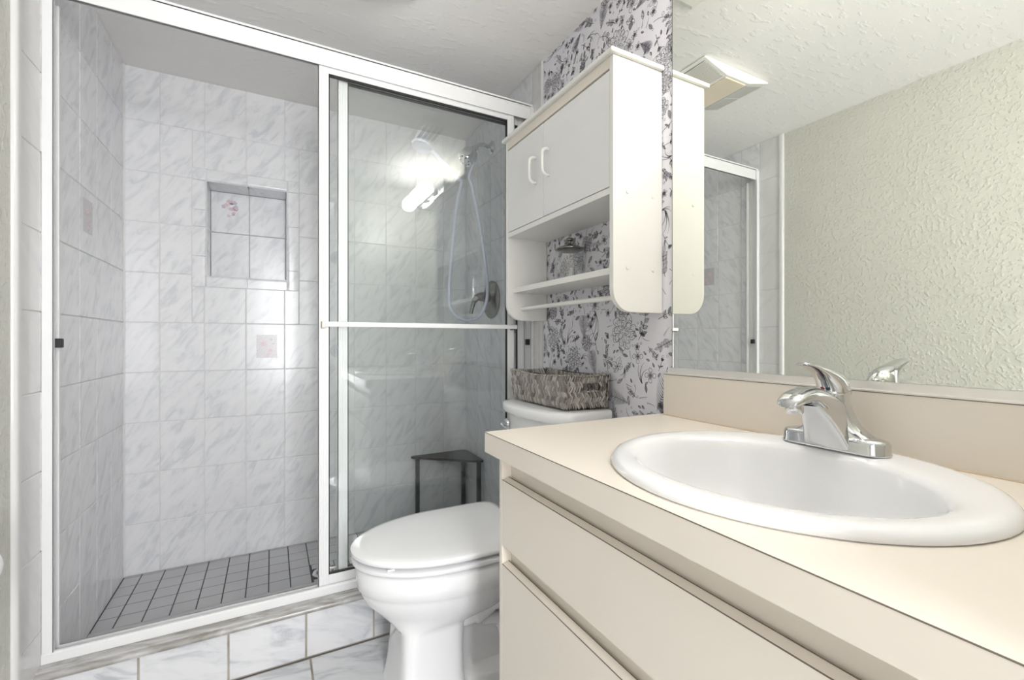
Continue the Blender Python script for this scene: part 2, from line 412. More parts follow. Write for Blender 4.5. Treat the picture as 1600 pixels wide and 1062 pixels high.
# printed insert tiles
def decor(px, ax, sgn, c0, c1, z0, z1, wall, name_label, kind):
    """thin decorated square on the tile face; ax: axis of the plane normal"""
    mb = MB(); th = .0006
    def Pt(u, v, h): return (px + sgn * h, u, v) if ax == 'X' else (u, px + sgn * h, v)
    def plate(pts, h, m):
        mb.cur = m; mb.rings([[Pt(u, v, 0) for u, v in pts], [Pt(u, v, h) for u, v in pts]])
    if kind != 'cluster': plate([(c0, z0), (c1, z0), (c1, z1), (c0, z1)], .0005, 0)
    cu, cv = (c0 + c1) / 2, (z0 + z1) / 2; su = (c1 - c0); sv = z1 - z0
    rnd = random.Random(3)
    def flower(u, v, r, m, h=.0008):
        for k in range(5):
            a = 2 * PI * k / 5 + rnd.random() * .4
            pts = [(u + r * .55 * math.cos(a) + r * .42 * math.cos(t * 2 * PI / 10) * (1), v + r * .55 * math.sin(a) + r * .42 * math.sin(t * 2 * PI / 10)) for t in range(10)]
            plate(pts, h + k * .00003, m)
        plate([(u + r * .2 * math.cos(t * PI / 4), v + r * .2 * math.sin(t * PI / 4)) for t in range(8)], h + .0003, 2)
    if kind == 'cluster':
        for k in range(11): flower(c0 + su * rnd.uniform(.1, .9), z1 - sv * rnd.uniform(.05, .5), su * .13, 1 + k % 2)
        for k in range(6): flower(c0 + su * rnd.uniform(.4, 1.), z1 - sv * rnd.uniform(.45, .95), su * .11, 1 + k % 2)
    else:
        flower(c0 + su * .36, cv + sv * .12, su * .17, 1); flower(c0 + su * .68, cv - sv * .18, su * .12, 1); flower(c0 + su * .55, cv - sv * .36, su * .10, 1)
        flower(c0 + su * .72, cv + sv * .3, su * .07, 3); flower(c0 + su * .82, cv + sv * .12, su * .06, 3)
    o = obj('flower_insert', mb, [M_decor, M_pink, M_lilac, M_green], wall, smooth=False); o['label'] = name_label
decor(YB - .0002, 'Y', -1, -.064, .021, -.083, .024, wb, 'small pink flower square in the middle of one wall tile', 'sq')
decor(L + .0057, 'X', 1, 1.945, 2.03, .355, .465, wl, 'small pale flower square on the left shower wall', 'sq')
decor(NY - .0002, 'Y', -1, -.215, -.14, .575, .675, wb, 'lilac flower cluster on the upper left niche tile', 'cluster')

# shower floor
sf = MB(); sf.box(L, W, 1.70, YB + .002, FB - .08, FS - .0012)
sfo = struct(obj('floor_shower', sf, M_sgrout, smooth=False))
mb = MB()
DX, DY = .196, 2.066
tiles(mb, lambda u, v: (u, v, FS - .0012), (0, 0, 1), joints(L + .006, W - .006, -.481, .0782), [YB - .013 - .0787 * k for k in range(5, -1, -1)] + [YB],
      gap=.0044, th=.0014, edge=.001, holes=[(DX - .046, DX + .046, DY - .046, DY + .046)])
obj('mosaic_tiles', mb, M_sfloor, sfo, smooth=False)
obj('threshold_strip', B(L + .006, W - .006, 1.7295, YB - .013 - .0787 * 5 - .001, FS - .001, FS + .0004), M_sfloor, sfo, smooth=False)
dr = thing('shower_drain', 'round chrome drain set in the grey shower floor', 'drain', (DX, DY, FS))
mb = MB(); mb.lathe([(.0, -.004), (.045, -.004), (.047, .0), (.045, .0022), (.036, .003), (.034, .0015), (0, .0012)], (DX, DY, FS), n=40)
obj('flange', mb, M_chrome, dr)
mb = MB()
for r in (.011, .020, .029): mb.lathe([(r - .0028, .0015), (r - .0028, .0036), (r + .0012, .0036), (r + .0012, .0015)], (DX, DY, FS), n=32, cap0=False, cap1=False)
obj('strainer', mb, M_dark, dr)

# curb
cb = struct(obj('trim_2', B(L, W, 1.603, 1.725, FB, -.872), M_fgrout, smooth=False))
mb = MB(); tiles(mb, lambda u, v: (u, 1.603, v), (0, -1, 0), joints(L, W, -.116, .2135), [FB + .002, -.880], gap=.005, th=.003, edge=.0018, jit=.0003); fix_normals(mb)
obj('riser_tiles', mb, M_ftile, cb, smooth=False)
prof = [(1.604, -.884), (1.595, -.883)]
for k in range(7):
    a = -PI / 2 * .7 + k / 6 * (PI * .85); prof.append((1.598 - .008 * math.cos(a), -.8735 + .0075 * math.sin(a)))
prof += [(1.606, -.8655), (1.610, -.8625), (1.735, -.8625), (1.735, -.884)]
mb = MB(); n = len(prof); xs = [L + (W - L) * k / 12 for k in range(13)]
for i in range(12):
    for k in range(n):
        k2 = (k + 1) % n; a, b = prof[k], prof[k2]
        mb.quad((xs[i], *a), (xs[i + 1], *a), (xs[i + 1], *b), (xs[i], *b), [(xs[i], a[0] + a[1] * .7), (xs[i + 1], a[0] + a[1] * .7), (xs[i + 1], b[0] + b[1] * .7), (xs[i], b[0] + b[1] * .7)])
fix_normals(mb); obj('curb_cap', mb, M_curb, cb, smooth=True, angle=50)
obj('inner_riser', B(L, W, 1.725, 1.729, FS, -.889), M_stile, cb)
mb = MB(); mb.tube([(L + .010, 1.585 + .04 * k / 5, -.868 - .004 * math.sin(k) - .012 * (5 - k)) for k in range(6)], .006, 6)
obj('stained_caulk', mb, M_stain, cb)
mb = MB(); mb.tube([(L + (W - L) * k / 30, 1.6445 + random.uniform(-.0008, .0008), -.8622) for k in range(31)], .0014, 6)
obj('stained_caulk', mb, M_stain, cb)

# ------------------------------------------------------------------ wallpaper drawing
def wallpaper():
    mb = MB(); rnd = random.Random(11); X = W - .0008
    def clip(u, v): return .885 < u < YD - .004 and FB < v < C - .002
    def ribbon(pts, w0, w1=None, m=0):
        w1 = w0 if w1 is None else w1; mb.cur = m; n = len(pts)
        if n < 2: return
        prev = None
        for i, p in enumerate(pts):
            a = pts[max(0, i - 1)]; b = pts[min(n - 1, i + 1)]
            dx, dy = b[0] - a[0], b[1] - a[1]; l = math.hypot(dx, dy) or 1
            w_ = lerp(w0, w1, i / (n - 1)) / 2; nx, ny = -dy / l * w_, dx / l * w_
            cur = (p[0] + nx, p[1] + ny), (p[0] - nx, p[1] - ny)
            if prev and all(clip(*q) for q in (*cur, *prev)):
                mb.quad(*[(X, q[0], q[1]) for q in (prev[0], prev[1], cur[1], cur[0])])
            prev = cur
    def fill(pts, m=0):
        if all(clip(*q) for q in pts):
            mb.cur = m; i = len(mb.v); mb.v += [(X + .0002, u, v) for u, v in pts]; mb.face(range(i, i + len(pts)))
    def bez(p0, a, l, curl, n=7):
        pts = [p0]; x, y = p0
        for k in range(n): x += math.cos(a) * l / n; y += math.sin(a) * l / n; a += curl / n; pts.append((x, y))
        return pts, a
    LW = .00115
    def leaf(p, a, l, wd, dark=0, veins=True):
        pts = []; n = 7
        def at(t, s): 
            r = wd * math.sin(PI * t ** .85) * s
            return (p[0] + math.cos(a) * l * t - math.sin(a) * r, p[1] + math.sin(a) * l * t + math.cos(a) * r)
        up = [at(k / n, 1) for k in range(n + 1)]; dn = [at(k / n, -1) for k in range(n + 1)]
        if dark and rnd.random() < (.5 if dark == 2 else .25): fill(up + dn[-2:0:-1], 1)
        elif dark:
            for k in range(1, n): ribbon([at(k / n, 0), at(min(1, k / n + .18), rnd.choice((-.8, .8)))], LW * .9)
        ribbon(up, LW, LW * .7); ribbon(dn, LW, LW * .7)
        if veins: ribbon([at(0, 0), at(.85, 0)], LW * .7)
        if veins and l > .018:
            for k in (2, 3, 4, 5): ribbon([at(k / n, 0), at(k / n + .1, .6)], LW * .5)
    def sprig(p, a, l, n=6, ll=.02, dark=0, curl=.5):
        st, _ = bez(p, a, l, curl, n * 2); ribbon(st, LW * 1.4, LW * .8)
        for k in range(2, n * 2, 2):
            d = math.atan2(st[k][1] - st[k - 1][1], st[k][0] - st[k - 1][0])
            for s in (-1, 1):
                if rnd.random() < .9: leaf(st[k], d + s * rnd.uniform(.6, 1.0), ll * rnd.uniform(.7, 1.1), ll * .22, dark)
        leaf(st[-1], math.atan2(st[-1][1] - st[-2][1], st[-1][0] - st[-2][0]), ll, ll * .22, dark)
    def fern(p, a, l, curl=.2):
        st, _ = bez(p, a, l, curl, 16); ribbon(st, LW, LW * .7)
        for k in range(1, 16):
            t = k / 16; d = math.atan2(st[k][1] - st[k - 1][1], st[k][0] - st[k - 1][0]); ll = l * .33 * math.sin(PI * (1 - t) ** .8) + .003
            for s in (-1, 1):
                q, _ = bez(st[k], d + s * 1.15, ll, -s * .5, 4); ribbon(q, LW * 2.2, LW * .4, 1 if rnd.random() < .35 else 0)
    def petal(c, a, r0, r1, wd, m=0):
        n = 9; pts = []
        for k in range(n + 1):
            t = k / n; th = a + (t - .5) * 2 * wd * math.sin(PI * (.25 + .5 * t)) ** .3
            rr = lerp(r0, r1, math.sin(PI * t) ** .55) * (1 + .05 * math.sin(7 * t))
            pts.append((c[0] + math.cos(th) * rr, c[1] + math.sin(th) * rr))
        ribbon(pts, LW, LW, m)
    def peony(p, r):
        for ring, (r0, r1, n, wd) in enumerate(((.08, .35, 5, .6), (.25, .6, 6, .55), (.45, .82, 8, .45), (.62, 1.0, 9, .4))):
            for k in range(n):
                a = 2 * PI * k / n + ring * .5 + rnd.uniform(-.15, .15)
                petal(p, a, r * r0, r * r1 * rnd.uniform(.92, 1.06), wd)
                for j in range(3):
                    b = a + rnd.uniform(-.25, .25); ribbon([(p[0] + math.cos(b) * r * lerp(r0, r1, .25), p[1] + math.sin(b) * r * lerp(r0, r1, .25)), (p[0] + math.cos(b) * r * lerp(r0, r1, .7), p[1] + math.sin(b) * r * lerp(r0, r1, .7))], LW * .6, LW * .3)
    def daisy(p, r, n=5):
        a0 = rnd.random() * 6
        for k in range(n):
            a = a0 + 2 * PI * k / n; petal(p, a, r * .15, r, PI / n * .85)
            for j in range(3):
                b = a + (j - 1) * .2; ribbon([(p[0] + math.cos(b) * r * .15, p[1] + math.sin(b) * r * .15), (p[0] + math.cos(b) * r * .6, p[1] + math.sin(b) * r * .6)], LW * .9, LW * .3)
        fill([(p[0] + r * .13 * math.cos(t), p[1] + r * .13 * math.sin(t)) for t in [k * PI / 3 for k in range(6)]], 0)
    def berries(p, a, l):
        st, _ = bez(p, a, l, .8, 6); ribbon(st, LW * 1.3, LW)
        c = st[-1]
        for k in range(16):
            b = rnd.random() * 6.28; q = rnd.random() ** .5 * l * .42; o = (c[0] + q * math.cos(b), c[1] + q * math.sin(b)); rr = rnd.uniform(.003, .005)
            ribbon([(o[0] + rr * math.cos(t * PI / 4), o[1] + rr * math.sin(t * PI / 4)) for t in range(9)], LW * .9)
            if rnd.random() < .5: fill([(o[0] + rr * .5 * math.cos(t * PI / 3), o[1] + rr * .5 * math.sin(t * PI / 3)) for t in range(6)], 1)
    def butterfly(p, a, r):
        for s in (-1, 1):
            for (b, l, wd) in ((.9, 1., .34), (2.0, .75, .3)):
                leaf(p, a + s * b, r * l, r * wd, 1 if rnd.random() < .6 else 0)
        ribbon([p, (p[0] + math.cos(a) * r * .45, p[1] + math.sin(a) * r * .45)], LW * 2.2, LW)
        ribbon([p, (p[0] - math.cos(a) * r * .35, p[1] - math.sin(a) * r * .35)], LW * 2.5, LW)
    def stem_flower(p, a, l):
        st, ea = bez(p, a, l, rnd.uniform(-.5, .5), 7); ribbon(st, LW * 1.2, LW)
        for s in (-.7, -.25, .25, .7): leaf(st[-1], ea + s, l * .28, l * .06)
        leaf(st[3], ea + 1., l * .35, l * .06, 1); leaf(st[2], ea - .9, l * .3, l * .05)
    def swirl(p, a, l):
        for s in (-1, 0, 1):
            q, _ = bez(p, a + s * .22, l * (1 - .15 * abs(s)), 1.5 + s * .4, 9); ribbon(q, LW * 2.4, LW * .4)
    # hand-placed large motifs that read in the photograph
    big = [(lambda: peony((1.095, .028), .058)), (lambda: fern((.955, -.205), 1.95, .12, .1)), (lambda: peony((1.50, .01), .045)),
           (lambda: sprig((1.03, .0), 2.2, .12, 6, .026, 2, -.9)), (lambda: butterfly((1.125, -.085), 1.1, .035)), (lambda: berries((1.14, -.13), -.3, .055)),
           (lambda: swirl((1.24, .10), -1.9, .13)), (lambda: fern((1.30, .0), 1.45, .09, .1)), (lambda: sprig((1.18, -.075), 1.4, .08, 5, .02, 1)),
           (lambda: sprig((.95, .06), 2.7, .12, 6, .022, 1, .4)), (lambda: peony((.935, .79), .045)), (lambda: peony((1.28, .88), .05)), (lambda: peony((1.13, .95), .055)),
           (lambda: stem_flower((1.23, -.04), 1.4, .09)), (lambda: peony((1.36, .30), .04)), (lambda: fern((1.29, .34), -1.2, .10, .2)), (lambda: butterfly((1.16, .29), 1.3, .035))]
    placed = [(1.095, .028, .062), (.945, -.15, .045), (1.50, .01, .045), (.98, .05, .05), (1.125, -.085, .035), (1.17, -.15, .04), (1.21, .05, .045), (1.305, .045, .045),
              (1.18, -.03, .035), (.935, .79, .045), (1.28, .88, .05), (1.13, .95, .055), (1.235, 0, .03), (1.36, .30, .04), (1.31, .30, .03), (1.16, .29, .03), (.9, .09, .05)]
    for b in big: b()
    tries = 0
    while tries < 16000:
        tries += 1
        r = rnd.choice((.044, .038, .032, .028, .025, .020, .016)) if tries < 9000 else rnd.choice((.014, .009))
        u, v = rnd.uniform(.89, YD), rnd.uniform(-.75, C)
        if any((u - a) ** 2 + (v - b) ** 2 < ((r + c) * .74) ** 2 for a, b, c in placed): continue
        placed.append((u, v, r)); k = rnd.random(); a = rnd.random() * 2 * PI; p = (u - math.cos(a) * r, v - math.sin(a) * r)
        if r >= .03:
            if k < .3: peony((u, v), r * .95)
            elif k < .5: fern(p, a, 2 * r, rnd.uniform(-.3, .3))
            elif k < .75: sprig(p, a, 1.9 * r, 6, r * .6, rnd.choice((0, 1, 2)), rnd.uniform(-.8, .8))
            elif k < .88: berries(p, a, 1.4 * r)
            else: swirl(p, a, 2.2 * r)
        elif r >= .018:
            if k < .22: daisy((u, v), r * .9, rnd.choice((4, 5)))
            elif k < .45: sprig(p, a, 1.9 * r, 4, r * .7, rnd.choice((0, 1, 1)), rnd.uniform(-.8, .8))
            elif k < .6: butterfly((u, v), a, r * .95)
            elif k < .8: stem_flower(p, a, 1.6 * r)
            elif k < .9: fern(p, a, 2 * r)
            else: swirl(p, a, 2 * r)
        elif r >= .012:
            if k < .4: leaf(p, a, 1.8 * r, r * .35, 1)
            elif k < .7: daisy((u, v), r * .8)
            else: ribbon(bez(p, a, 2 * r, rnd.uniform(-1.5, 1.5))[0], LW * 1.5, LW * .5)
        else:
            if k < .5: leaf(p, a, 1.6 * r, r * .35, 1)
            else: ribbon([(u + r * .35 * math.cos(t * PI / 4), v + r * .35 * math.sin(t * PI / 4)) for t in range(9)], LW, m=1)
    fix_normals(mb)
    return mb
wpm = wallpaper()
o = obj('wallpaper_print', wpm, [M_ink, M_ink2], wr, smooth=False); o['label'] = 'black line drawing of flowers, ferns and butterflies on the wallpaper'

# ------------------------------------------------------------------ shower door
fr = thing('shower_door_frame', 'white metal frame of the sliding shower door, from the header down to the curb sill', 'door frame', (.22, 1.67, -.866))
mb = MB(); mb.box(L + .006, W - .006, 1.648, 1.712, .985, .997); mb.box(L + .006, W - .006, 1.648, 1.651, .930, .99)
mb.box(L + .006, W - .006, 1.652, 1.6535, .936, .945)
mb.box(L + .006, W - .006, 1.708, 1.712, .956, .99)
obj('header', mb, M_frame, fr, bevel=.0012)
obj('track', B(L + .007, W - .007, 1.6755, 1.678, .950, .99).box(L + .007, W - .007, 1.652, 1.708, .978, .985), M_dark, fr)
mb = MB(); mb.prism([(1.640, -.8615), (1.640, -.838), (1.644, -.834), (1.652, -.834), (1.652, -.8595), (1.712, -.8595), (1.712, -.8585), (1.716, -.8585), (1.716, -.8615)], L + .006, W - .006, 'X')
obj('sill', mb, M_frame, fr, angle=20)
obj('sill_guide', B(L + .03, W - .03, 1.6755, 1.678, -.8595, -.838), M_frame, fr)
for nm, x0, x1, xi in (('left', L + .0062, -.516, -.524), ('right', W - .0062, .964, .970)):
    mb = MB(); mb.box(x0, x1, 1.642, 1.646, -.861, .985); mb.box(x0, x0 + (x1 - x0) * .22, 1.646, 1.712, -.858, .985)
    mb.box(x1 - (x1 - x0) * .15, x1, 1.642, 1.652, -.84, .93); mb.box(x0, xi, 1.702, 1.712, -.858, .93)
    obj('jamb', mb, M_frame, fr, bevel=.0012)
    x = x1 if nm == 'left' else x1
    s_ = 1 if nm == 'left' else -1
    obj('bumper', B(x - s_ * .006, x + s_ * .012, 1.655, 1.672, -.021, .004), M_black, fr, bevel=.002)
def panel(name, label, x0, x1, y0, bar_out):
    p = thing(name, label, 'glass door', ((x0 + x1) / 2, y0 + .008, -.843), 'sliding glass shower panels')
    y1 = y0 + .018; sw = .033; zb, zt = -.836, .972; gz0, gz1 = -.803, .911
    mb = MB()
    for a, b in ((x0, x0 + sw), (x1 - sw, x1)):
        mb.box(a, b, y0, y0 + .003, zb, zt); mb.box(a, b, y1 - .003, y1, zb, zt)
        o_ = a if a == x0 else b - .003
        mb.box(o_, o_ + .003, y0, y1, zb, zt)
        for q in (.008, .0165, .025): mb.box(a + q, a + q + .002, y0 - .0009, y0, zb, zt)
    obj('stile', mb, M_frame, p, bevel=.0007, seg=1)
    mb = MB()
    for a, b in ((zb, gz0), (gz1, gz1 + .034)):
        mb.box(x0 + sw, x1 - sw, y0 + .0005, y1 - .0005, a, b)
    obj('rail', mb, M_frame, p, bevel=.0012)
    mb = MB(); g = .0035
    mb.box(x0 + sw, x0 + sw + g, y0 + .003, y1 - .003, gz0, gz1); mb.box(x1 - sw - g, x1 - sw, y0 + .003, y1 - .003, gz0, gz1)
    mb.box(x0 + sw, x1 - sw, y0 + .003, y1 - .003, gz0, gz0 + .004); mb.box(x0 + sw, x1 - sw, y0 + .003, y1 - .003, gz1 - .006, gz1)
    obj('gasket', mb, M_black, p)
    obj('glass_pane', B(x0 + sw + g * .5, x1 - sw - g * .5, y0 + .0065, y0 + .0115, gz0 + .002, gz1 - .002), M_glass, p, smooth=False)
    s_ = -1 if bar_out else 1; yf = y0 if bar_out else y1; yb = yf + s_ * .035; zc = .053 if bar_out else .04
    mb = MB(); mb.box(x0 + .010, x1 - .008, yb - .004, yb + .004, zc - .0085, zc + .0085)
    if bar_out:
        o = obj('towel_bar', mb, M_frame, p, bevel=.002)
    else:
        o = obj('towel_bar', B(x1 - .05, x1 - .012, yb - .018, yb + .004, zc - .010, zc + .010), M_brass, p, bevel=.002)
    if bar_out:
        for xx in (x0 + .014, x1 - .016):
            k = obj('bracket', B(xx - .006, xx + .006, yf, yb - s_ * .004, zc - .012, zc + .010), M_brass, o, bevel=.001); k['label'] = 'small brown bracket at the bar end'
    return p
panel('sliding_glass_door', 'front sliding glass shower panel in a white frame, with the long towel bar', .138, .893, 1.6555, True)
panel('sliding_glass_door', 'rear sliding glass shower panel, its white stile seen through the front panel', .203, .955, 1.681, False)
# roller guide and clear suction cups
rg = thing('roller_guide', 'small grey roller guide at the foot of the glass panel', 'guide', (.187, 1.70, -.845))
obj('body', B(.176, .200, 1.7005, 1.707, -.845, -.800), M_alu, rg, bevel=.002)
mb = MB()
for k in range(3): mb.lathe([(.0, -.0012), (.0042, -.0012), (.0042, 0), (0, 0)], (.188, 1.7005, -.836 + .013 * k), axis='Y', n=14)
obj('screws', mb, M_dark, rg)
for z, lb in ((.290, 'clear suction cup behind the glass, above the towel bar'), (-.038, 'clear suction cup behind the glass, below the towel bar')):
    mb = MB(); mb.lathe([(.0, .0), (.021, .0), (.023, .002), (.018, .006), (.009, .010), (.006, .016), (.0075, .021), (.004, .024), (0, .0245)], (.2025, 1.699, z), axis='Y', n=28)
    tag(obj('suction_cup', mb, M_cup), lb, 'suction cup', 'clear suction cups')

# ------------------------------------------------------------------ shower fittings
YV = 2.056
sh = thing('wall_shower', 'chrome wall shower head on a bent arm high on the right shower wall', 'shower head', (W, YV, .966))
mb = MB(); mb.lathe([(.0, -.001), (.034, -.001), (.034, -.004), (.024, -.013), (.012, -.018), (0, -.018)], (W - .0057, YV, .966), axis='X', n=32); obj('escutcheon', mb, M_chrome, sh)
mb = MB(); mb.tube(catmull([(W - .012, YV, .966), (W - .05, YV, .975), (W - .082, YV, .965), (W - .105, YV, .94)]), .010, 16); obj('shower_arm', mb, M_chrome, sh)
hc = Vector((.868, YV, .925)); ax = Vector((-.62, 0, -.78)).normalized()
def along(mb, c, ax, prof, n=28):
    ax = Vector(ax).normalized(); a = ax.orthogonal().normalized(); b = ax.cross(a)
    return mb.rings([[Vector(c) + ax * h + (a * math.cos(2 * PI * k / n) + b * math.sin(2 * PI * k / n)) * r for k in range(n)] for r, h in prof])
mb = along(MB(), (.882, YV, .942), ax, [(.002, -.014), (.014, -.013), (.017, -.004), (.019, .006), (.031, .016), (.040, .030), (.043, .052), (.043, .078), (.040, .084), (.002, .084)])
hd = obj('head', mb, M_chrome, sh)
mb = MB()
for k in range(8):
    a = 2 * PI * k / 8; o1 = ax.orthogonal().normalized(); o2 = ax.cross(o1)
    along(mb, Vector((.882, YV, .942)) + ax * .083 + (o1 * math.cos(a) + o2 * math.sin(a)) * .027, ax, [(.004, 0), (.003, .004)], 8)
obj('nozzles', mb, M_dark, hd)
# hand shower on a bracket plus its hose
hs = thing('hand_shower', 'white hand shower held out beside the chrome head, ghosted by the glass reflection', 'hand shower', (.80, YV - .02, .80))
mb = along(MB(), (.612, YV - .02, .900), (-.25, -.15, -.95), [(.002, -.012), (.03, -.011), (.046, -.004), (.050, .006), (.046, .013), (.002, .013)]); obj('head', mb, M_hose, hs)
mb = MB(); mb.tube(catmull([(.635, YV - .02, .900), (.69, YV - .02, .860), (.75, YV - .02, .805), (.808, YV - .02, .765)]), [.013] * 8 + [.012] * 8 + [.010] * 9, 14); obj('handle', mb, M_hose, hs)
mb = MB(); pth = [(.808, YV - .02, .765), (.775, YV - .035, .62), (.752, YV - .04, .42), (.737, YV - .04, .24), (.745, YV - .04, .145), (.80, YV - .045, .10), (.855, YV - .045, .098), (.905, YV - .045, .135), (.932, YV - .045, .215), (.925, YV - .045, .35), (.893, YV - .04, .56), (.858, YV - .03, .74), (.846, YV - .02, .79), (.872, YV - .01, .86), (.888, YV, .915)]
mb.tube(catmull(pth, 10), .0080, 12); obj('hose', mb, M_hose, hs)
va = thing('shower_valve', 'brushed nickel shower valve with round plate and curved lever handle', 'shower valve', (W, YV, .20))
mb = MB(); mb.lathe([(0, -.0008), (.094, -.0008), (.095, -.004), (.088, -.009), (.060, -.011), (.050, -.018), (.030, -.024), (0, -.024)], (W - .0057, YV, .203), axis='X', n=48); obj('face_plate', mb, M_brushed, va)
mb = MB(); mb.lathe([(.028, -.02), (.027, -.03), (.022, -.06), (.021, -.075), (0, -.076)], (W - .0057, YV, .215), axis='X', n=28)
mb.tube(catmull([(.925, YV, .214), (.905, YV, .214), (.886, YV, .200), (.874, YV, .170), (.864, YV, .130)]), [.023] * 8 + [.021] * 6 + [.017] * 6 + [.013] * 6 + [.011] * 7, 18, flat=.8)
obj('lever', mb, M_brushed, va)

# black corner stool
st = thing('corner_stool', 'black metal three legged corner stand inside the shower', 'stool', (.88, 2.30, FS))
tz = -.622
poly = [(.668, 2.392), (.655, 2.384), (.660, 2.370), (.944, 2.135), (.958, 2.130), (.972, 2.142), (.9755, 2.37), (.968, 2.392), (.955, 2.3985)]
mb = MB(); mb.prism(poly, tz - .012, tz, 'Z'); obj('tabletop', mb, M_blackmetal, st, bevel=.003)
for (lx, ly) in ((.690, 2.378), (.953, 2.160), (.955, 2.380)):
    obj('leg', B(lx - .010, lx + .010, ly - .010, ly + .010, FS, tz - .012), M_blackmetal, st, bevel=.002)

# ------------------------------------------------------------------ toilet
TY = 1.332
to = thing('toilet', 'white elongated toilet with closed lid between the vanity and the shower', 'toilet', (.55, TY, FB))
def egg(xf, xb, hw, z, n=48, pw=2.0, back=2.6, yc=TY, mid=.55):
    cx = xf + (xb - xf) * mid; r = []
    for k in range(n):
        a = 2 * PI * k / n; c, s = math.cos(a), math.sin(a)
        e = pw if c > 0 else back
        u = abs(c) ** (2 / e); v = abs(s) ** (2 / e)
        x = cx - u * (cx - xf) if c > 0 else cx + u * (xb - cx)
        r.append((x, yc + (v if s > 0 else -v) * hw, z))
    return r
prof = [(.235, .700, .158, -0.6355, 2, 3), (.214, .715, .174, -0.6395, 2, 3), (.209, .720, .179, -0.6470, 2, 3), (.210, .720, .179, -0.6740, 2, 3), (.213, .720, .177, -0.7000, 2, 3), (.219, .716, .172, -0.7050, 2, 3), (.222, .71, .169, -0.7160, 2, 3), (.233, .70, .159, -0.7420, 2, 3),
        (.260, .68, .143, -0.7710, 2, 3), (.285, .64, .124, -0.7960, 2.3, 3.2), (.304, .57, .108, -0.8140, 3, 3.6), (.318, .522, .101, -0.8240, 4.5, 4.5), (.322, .512, .100, -0.8360, 6, 5), (.320, .505, .101, -.90, 7, 6), (.314, .505, .105, -.96, 7, 6), (.307, .51, .110, -1.01, 7, 6), (.300, .515, .114, FB + .0004, 7, 6)]
mb = MB(); mb.rings([egg(a, b, c, z, 56, p, q, mid=.5 if p > 2.5 else .55) for a, b, c, z, p, q in prof[::-1]])
obj('bowl', mb, M_porc, to, angle=60)
# rear base, foot plate and the trapway bulging from the side
mb = MB()
def sq(x0, x1, hw, z, e=5): return egg(x0, x1, hw, z, 40, e, e, mid=.5)
mb.rings([sq(.50, .80, .115, FB + .0004), sq(.50, .80, .113, FB + .028), sq(.50, .79, .104, FB + .036), sq(.50, .775, .068, FB + .05, 4), sq(.50, .77, .062, -.94, 4), sq(.50, .78, .062, -0.8340, 4), sq(.52, .82, .075, -0.7340, 4), sq(.56, .90, .12, -0.6640, 4), sq(.56, .93, .15, -0.6380, 5), sq(.56, .93, .15, -0.6290, 5)])
obj('base', mb, M_porc, to, angle=60)
for s_ in (-1, 1):
    mb = MB(); mb.tube(catmull([(.490, TY + s_ * .060, -0.8420), (.545, TY + s_ * .070, -0.8340), (.60, TY + s_ * .082, -0.7960), (.65, TY + s_ * .096, -0.7390), (.69, TY + s_ * .10, -0.6740), (.72, TY + s_ * .10, -0.6440)]), [.020] * 8 + [.026] * 8 + [.033] * 8 + [.036] * 8 + [.034] * 9, 20)
    mb.tube(catmull([(.70, TY + s_ * .055, -.985), (.66, TY + s_ * .064, -.93), (.63, TY + s_ * .068, -0.8690), (.58, TY + s_ * .055, -0.8590)]), [.022] * 8 + [.024] * 8 + [.020] * 9, 16)
    obj('trapway', mb, M_porc, to, angle=70)
def slab(levels, name, m, parent, mid=.52, bk=2.5):
    mb = MB(); mb.rings([egg(a, b, c, z, 64, 2.0, bk, mid=mid) for a, b, c, z in levels]); return obj(name, mb, m, parent, angle=50)
slab([(.206, .700, .178, -0.6320), (.200, .705, .184, -0.6300), (.197, .708, .186, -0.6250), (.198, .708, .185, -0.6185), (.206, .704, .179, -0.6150)], 'seat', M_seat, to, .55, 9)
lid = slab([(.206, .704, .178, -0.6065), (.198, .712, .184, -0.6055), (.1945, .715, .187, -0.6010), (.1955, .715, .186, -0.5935), (.202, .712, .180, -0.5895), (.225, .694, .163, -0.5870), (.29, .63, .10, -0.5858)], 'lid', M_seat, to, .55, 9)
for yy in (TY - .07, TY + .07):
    mb = MB(); mb.tube([(.715, yy - .022, -0.6060), (.715, yy + .022, -0.6060)], .011, 14); obj('hinge', mb, M_seat, to)
for xx, yy in ((.28, TY - .115), (.28, TY + .115), (.58, TY - .155), (.58, TY + .155)): obj('lid_bumper', B(xx - .010, xx + .010, yy - .006, yy + .006, -0.6160, -0.6105), M_seat, to)
def tankring(x0, bow, hw, z, xb=.968, n=14, r=.03):
    pts = []
    for k in range(n + 1):
        t = -1 + 2 * k / n; pts.append((x0 - bow * (1 - t * t) + r * (abs(t) ** 14), TY + .002 + t * hw, z))
    pts += [(x0 + r * 1.6, TY + .002 + hw + .004, z), (xb - .012, TY + .002 + hw + .004, z), (xb, TY + .002 + hw - .006, z), (xb, TY + .002 - hw + .006, z), (xb - .012, TY + .002 - hw - .004, z), (x0 + r * 1.6, TY + .002 - hw - .004, z)]
    return pts
mb = MB(); mb.rings([tankring(.83, .02, .165, -0.6280), tankring(.81, .028, .185, -0.6140), tankring(.797, .032, .188, -0.5240), tankring(.790, .034, .194, -.35), tankring(.788, .034, .195, -.262)])
obj('tank', mb, M_porc, to, angle=45, bevel=.003)
mb = MB(); mb.rings([tankring(.780, .036, .200, -.263), tankring(.772, .038, .206, -.260), tankring(.769, .038, .208, -.253), tankring(.769, .038, .208, -.233), tankring(.774, .036, .204, -.2265), tankring(.80, .034, .192, -.2245)])
obj('tank_lid', mb, M_porc, to, angle=50)
mb = MB(); mb.lathe([(.0, 0), (.016, 0), (.017, -.003), (.013, -.010), (.007, -.012), (.006, -.022), (0, -.022)], (.768, 1.478, -.305), axis='X', n=24)
